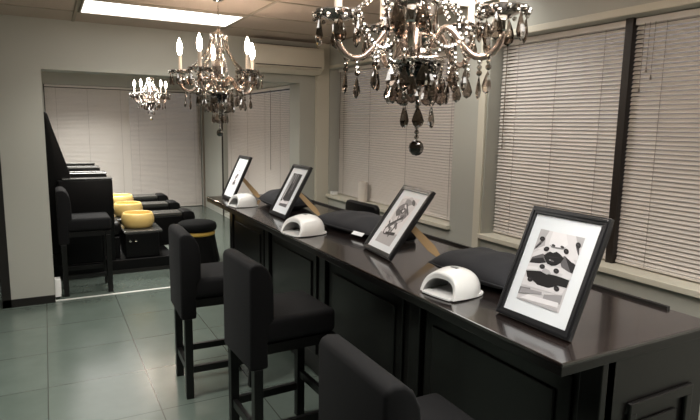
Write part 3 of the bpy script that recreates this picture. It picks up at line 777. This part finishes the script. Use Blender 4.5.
def make_chandelier(label, rot, n_arms=5):
    t = thing('chandelier', label, 'chandelier', (0, 0, 0), 0, 'smoky crystal chandeliers')
    MB().ball((0, 0, 0.026), 0.026, 8, 6, 1.05).build('crystal_ball', M['darkdrop'], t)
    MB().lathe([(0.0, 0.236), (0.025, 0.238), (0.050, 0.252), (0.070, 0.280), (0.075, 0.296), (0.068, 0.298), (0.0, 0.296)], 28).build('bowl', M['blackglass'], t, smooth=True)
    MB().lathe([(0.0, 0.2985), (0.074, 0.2985), (0.088, 0.306), (0.090, 0.314), (0.07, 0.324), (0.045, 0.335), (0.034, 0.36), (0.05, 0.378), (0.052, 0.392), (0.026, 0.405), (0.0, 0.408)], 28).build('hub', M['chrome'], t, smooth=True)
    MB().lathe([(0.0, 0.409), (0.02, 0.41), (0.024, 0.43), (0.046, 0.455), (0.052, 0.49), (0.042, 0.525), (0.022, 0.55), (0.018, 0.575), (0.03, 0.59), (0.026, 0.61), (0.014, 0.625), (0.014, 0.69), (0.0, 0.692)], 16).build('column', M['silverglass'], t, smooth=False)
    MB().lathe([(0.0, 0.693), (0.058, 0.693), (0.066, 0.702), (0.05, 0.716), (0.02, 0.73), (0.008, 0.75), (0.0, 0.752)], 24).build('crown', M['chrome'], t, smooth=True)
    # chain to the canopy is added per chandelier (ceiling height differs by scale)
    for k in range(n_arms):
        a0 = rot + 2 * PI * k / n_arms
        d = Vector((math.cos(a0), math.sin(a0), 0)); up = Vector((0, 0, 1)); sd = Vector((-d.y, d.x, 0))
        ctrl = [(0.045, 0.350), (0.062, 0.388), (0.085, 0.410), (0.108, 0.404), (0.130, 0.378), (0.155, 0.346), (0.182, 0.322), (0.210, 0.314), (0.238, 0.322), (0.258, 0.342), (0.268, 0.362), (0.270, 0.386)]
        pts = []
        for i in range(len(ctrl) - 1):
            for q in range(3):
                f_ = q / 3; p_ = ctrl[max(i - 1, 0)]; c0 = ctrl[i]; c1 = ctrl[i + 1]; c2 = ctrl[min(i + 2, len(ctrl) - 1)]
                def cr(j): return 0.5 * ((2 * c0[j]) + (-p_[j] + c1[j]) * f_ + (2 * p_[j] - 5 * c0[j] + 4 * c1[j] - c2[j]) * f_ ** 2 + (-p_[j] + 3 * c0[j] - 3 * c1[j] + c2[j]) * f_ ** 3)
                pts.append(d * cr(0) + up * cr(1))
        pts.append(d * 0.27 + up * 0.418)
        arm = MB().tube(pts, [0.0105 + 0.0016 * (i % 2) for i in range(len(pts))], 9).build('arm', M['armglass'], t, smooth=True)
        c = d * 0.27
        MB().lathe([(0.0, 0.387), (0.013, 0.387), (0.017, 0.392), (0.017, 0.420), (0.013, 0.424), (0.0, 0.424)], 14, c).build('cup', M['chrome'], arm, smooth=False)
        # scalloped cut-glass drip pan
        pan = MB()
        def pf(u, v, inner):
            a_ = 2 * PI * u; rr = 0.018 + 0.056 * v; rr *= 1 + 0.05 * v * math.cos(a_ * 10)
            zz = 0.425 + 0.006 + 0.024 * v ** 1.6 + (0.004 if inner else 0)
            return c + Vector((rr * math.cos(a_), rr * math.sin(a_), zz))
        pan.quadgrid(lambda u, v: pf(u, v, False), 40, 5, closeu=True); pan.quadgrid(lambda u, v: pf(u, v, True), 40, 5, closeu=True)
        pan.quadgrid(lambda u, v: pf(u, 1, False).lerp(pf(u, 1, True), v), 40, 2, closeu=True)
        pan.build('drip_pan', M['silverglass'], arm)
        MB().lathe([(0.0, 0.4245), (0.0125, 0.4245), (0.0125, 0.560), (0.009, 0.565), (0.0, 0.565)], 14, c).build('candle_sleeve', M['sleeve'], arm, smooth=False)
        MB().lathe([(0.0, 0.566), (0.010, 0.568), (0.016, 0.588), (0.019, 0.612), (0.015, 0.640), (0.007, 0.665), (0.0, 0.68)], 14, c).build('bulb', M['bulb'], arm, smooth=True)
        # pendants round the pan
        beads([c + Vector((0.078 * math.cos(2 * PI * i / 18), 0.078 * math.sin(2 * PI * i / 18), 0.448 - 0.012 * (i % 2))) for i in range(18)], 0.0078).build('bead_ring', M['bead'], arm)
        for q in range(6):
            a_ = a0 + 2 * PI * (q + 0.5) / 6
            p = c + Vector((0.071 * math.cos(a_), 0.071 * math.sin(a_), 0.452))
            hang('crystal_drop', 'a', t, p, a_ + PI / 2)
        # one hanging below the bend, on a bead string
        for (rr, off, l) in ((0.205, 0.0, 0.30), (0.15, 0.028, 0.33), (0.24, -0.02, 0.315)):
            p = d * rr + sd * off + up * l
            beads([p + up * (0.0 - 0.017 * i) for i in range(2)], 0.0085).build('bead_string', M['bead'], t)
            hang('crystal_drop', 'b', t, p - up * 0.026, a0 + PI / 2 + random.uniform(-.5, .5))
        # bead garlands: crown to pan, hub to pan, pan to next pan
        pts = []
        for i in range(26):
            f_ = i / 25; rr = 0.056 + (0.215 - 0.056) * f_ ** 2.0; zz = 0.69 - 0.225 * f_ ** 0.95
            pts.append(d * rr + up * zz)
        beads(pts, 0.0088).build('bead_garland', M['bead'], t)
        d2 = Vector((math.cos(a0 + PI / n_arms), math.sin(a0 + PI / n_arms), 0))
        pts = []
        for i in range(18):
            f_ = i / 17; rr = 0.056 + 0.11 * f_ ** 1.8; zz = 0.69 - 0.27 * f_
            pts.append(d2 * rr + up * zz)
        beads(pts, 0.0088).build('bead_garland', M['bead'], t)
        e = Vector((math.cos(a0 + 2 * PI / n_arms), math.sin(a0 + 2 * PI / n_arms), 0)) * 0.20
        s0 = d * 0.20
        pts = []
        for i in range(20):
            f_ = i / 19; p = s0.lerp(e, f_); pts.append(p + up * (0.465 - 0.13 * (1 - (2 * f_ - 1) ** 2)))
        beads(pts, 0.0088).build('bead_garland', M['bead'], t)
    # tiers below the bowl
    for (nn, rr, zz, kind, sb) in ((9, 0.150, 0.345, 'b', 3), (8, 0.100, 0.300, 'b', 3), (6, 0.050, 0.238, 'b', 4)):
        for q in range(nn):
            a_ = 2 * PI * (q + random.uniform(-.15, .15)) / nn
            p = Vector((rr * math.cos(a_), rr * math.sin(a_), zz))
            beads([p + Vector((0, 0, -0.015 * i)) for i in range(sb)], 0.0085).build('bead_string', M['bead'], t)
            hang('crystal_drop', kind, t, p + Vector((0, 0, -0.015 * sb + 0.004)), a_ + PI / 2 + random.uniform(-.4, .4))
    MB().tube([(0, 0, 0.06), (0, 0, 0.243)], 0.004, 6).build('stem', M['chrome'], t)
    beads([(0, 0, 0.062 + 0.017 * i) for i in range(7)], 0.0085).build('bead_string', M['bead'], t)
    return t
_dm = {}
def hang(name, kind, parent, p, rz):
    if kind not in _dm:
        o = drop_mesh(*((0.040, 0.085, 0.018) if kind == 'a' else (0.043, 0.074, 0.020))).build(name, M['drop'], parent)
        _dm[kind] = o
    else:
        o = _dm[kind].copy(); COL.objects.link(o); o.parent = parent
    o.location = p; o.rotation_euler = (random.uniform(-.06, .06), random.uniform(-.06, .06), rz)
    return o
def suspend(t, scale, z0):
    top = (CE - z0) / scale
    MB().lathe([(0.0, top), (0.055, top), (0.058, top - 0.008), (0.03, top - 0.03), (0.008, top - 0.036), (0.0, top - 0.037)], 24).build('canopy', M['chrome'], t, smooth=True)
    mb = MB(); z = 0.756; k = 0
    while z < top - 0.05:
        a_ = PI / 2 * (k % 2)
        ring = []
        for i in range(12):
            q = 2 * PI * i / 12; x = 0.006 * math.cos(q); zz = 0.013 * math.sin(q)
            ring.append((x * math.cos(a_), x * math.sin(a_), z + zz))
        mb.tube(ring, 0.0018, 5, closed=True); z += 0.02; k += 1
    mb.tube([(0.002, 0.002, 0.75), (0.002, 0.002, top - 0.035)], 0.0018, 5)
    mb.build('chain', M['chrome'], t)
ROT = R(-130.7)
ch1 = make_chandelier('largest and nearest smoky crystal chandelier, top cut off by the photo edge', ROT)
def place(c, x, y, z, s, rz):
    c.location = (x, y, z); c.scale = (s, s, s); c.rotation_euler.z = rz
ch2 = copy_tree(ch1); ch2['label'] = 'middle smoky crystal chandelier, hanging in front of bright ceiling panel'
ch3 = copy_tree(ch1); ch3['label'] = 'smallest and farthest crystal chandelier, hanging in the back room'
place(ch1, 1.10, 1.562, 1.552, 1.0, 0); place(ch2, 1.10, 3.98, 1.555, 0.99, R(-1.8)); place(ch3, 1.35, 8.45, 1.672, 0.82, R(-2))
suspend(ch1, 1.0, 1.552); suspend(ch2, 0.99, 1.555); suspend(ch3, 0.82, 1.672)

# ------------------------------------------------------------------ world, camera
wd = bpy.data.worlds.new('dusk'); scn.world = wd; wd.use_nodes = True
wd.node_tree.nodes['Background'].inputs['Color'].default_value = (0.55, 0.5, 0.5, 1)
wd.node_tree.nodes['Background'].inputs['Strength'].default_value = 0.25

v1 = Vector((44 - 350, 120 - 210)); v2 = Vector((1390 - 350, 143 - 210))
f = math.sqrt(-(v1.x * v2.x + v1.y * v2.y))
Yc = Vector((v1.x, v1.y, f)).normalized(); Xc = Vector((v2.x, v2.y, f)).normalized(); Zc = Xc.cross(Yc)
rows = [Vector((Xc[i], Yc[i], Zc[i])) for i in range(3)]       # camera right, down, forward in world axes
m = Matrix((rows[0], -rows[1], -rows[2])).transposed().to_4x4()
m.translation = (0, 0, 1.65)
cam = bpy.data.cameras.new('camera'); co = bpy.data.objects.new('camera', cam); COL.objects.link(co)
co.matrix_world = m
cam.sensor_width = 36; cam.lens = 36 * f / 700; cam.clip_start = 0.05
scn.camera = co
vs = scn.view_settings
vs.view_transform = 'Standard'; vs.look = 'None'; vs.gamma = 1; vs.use_curve_mapping = False
vs.exposure = 1.15
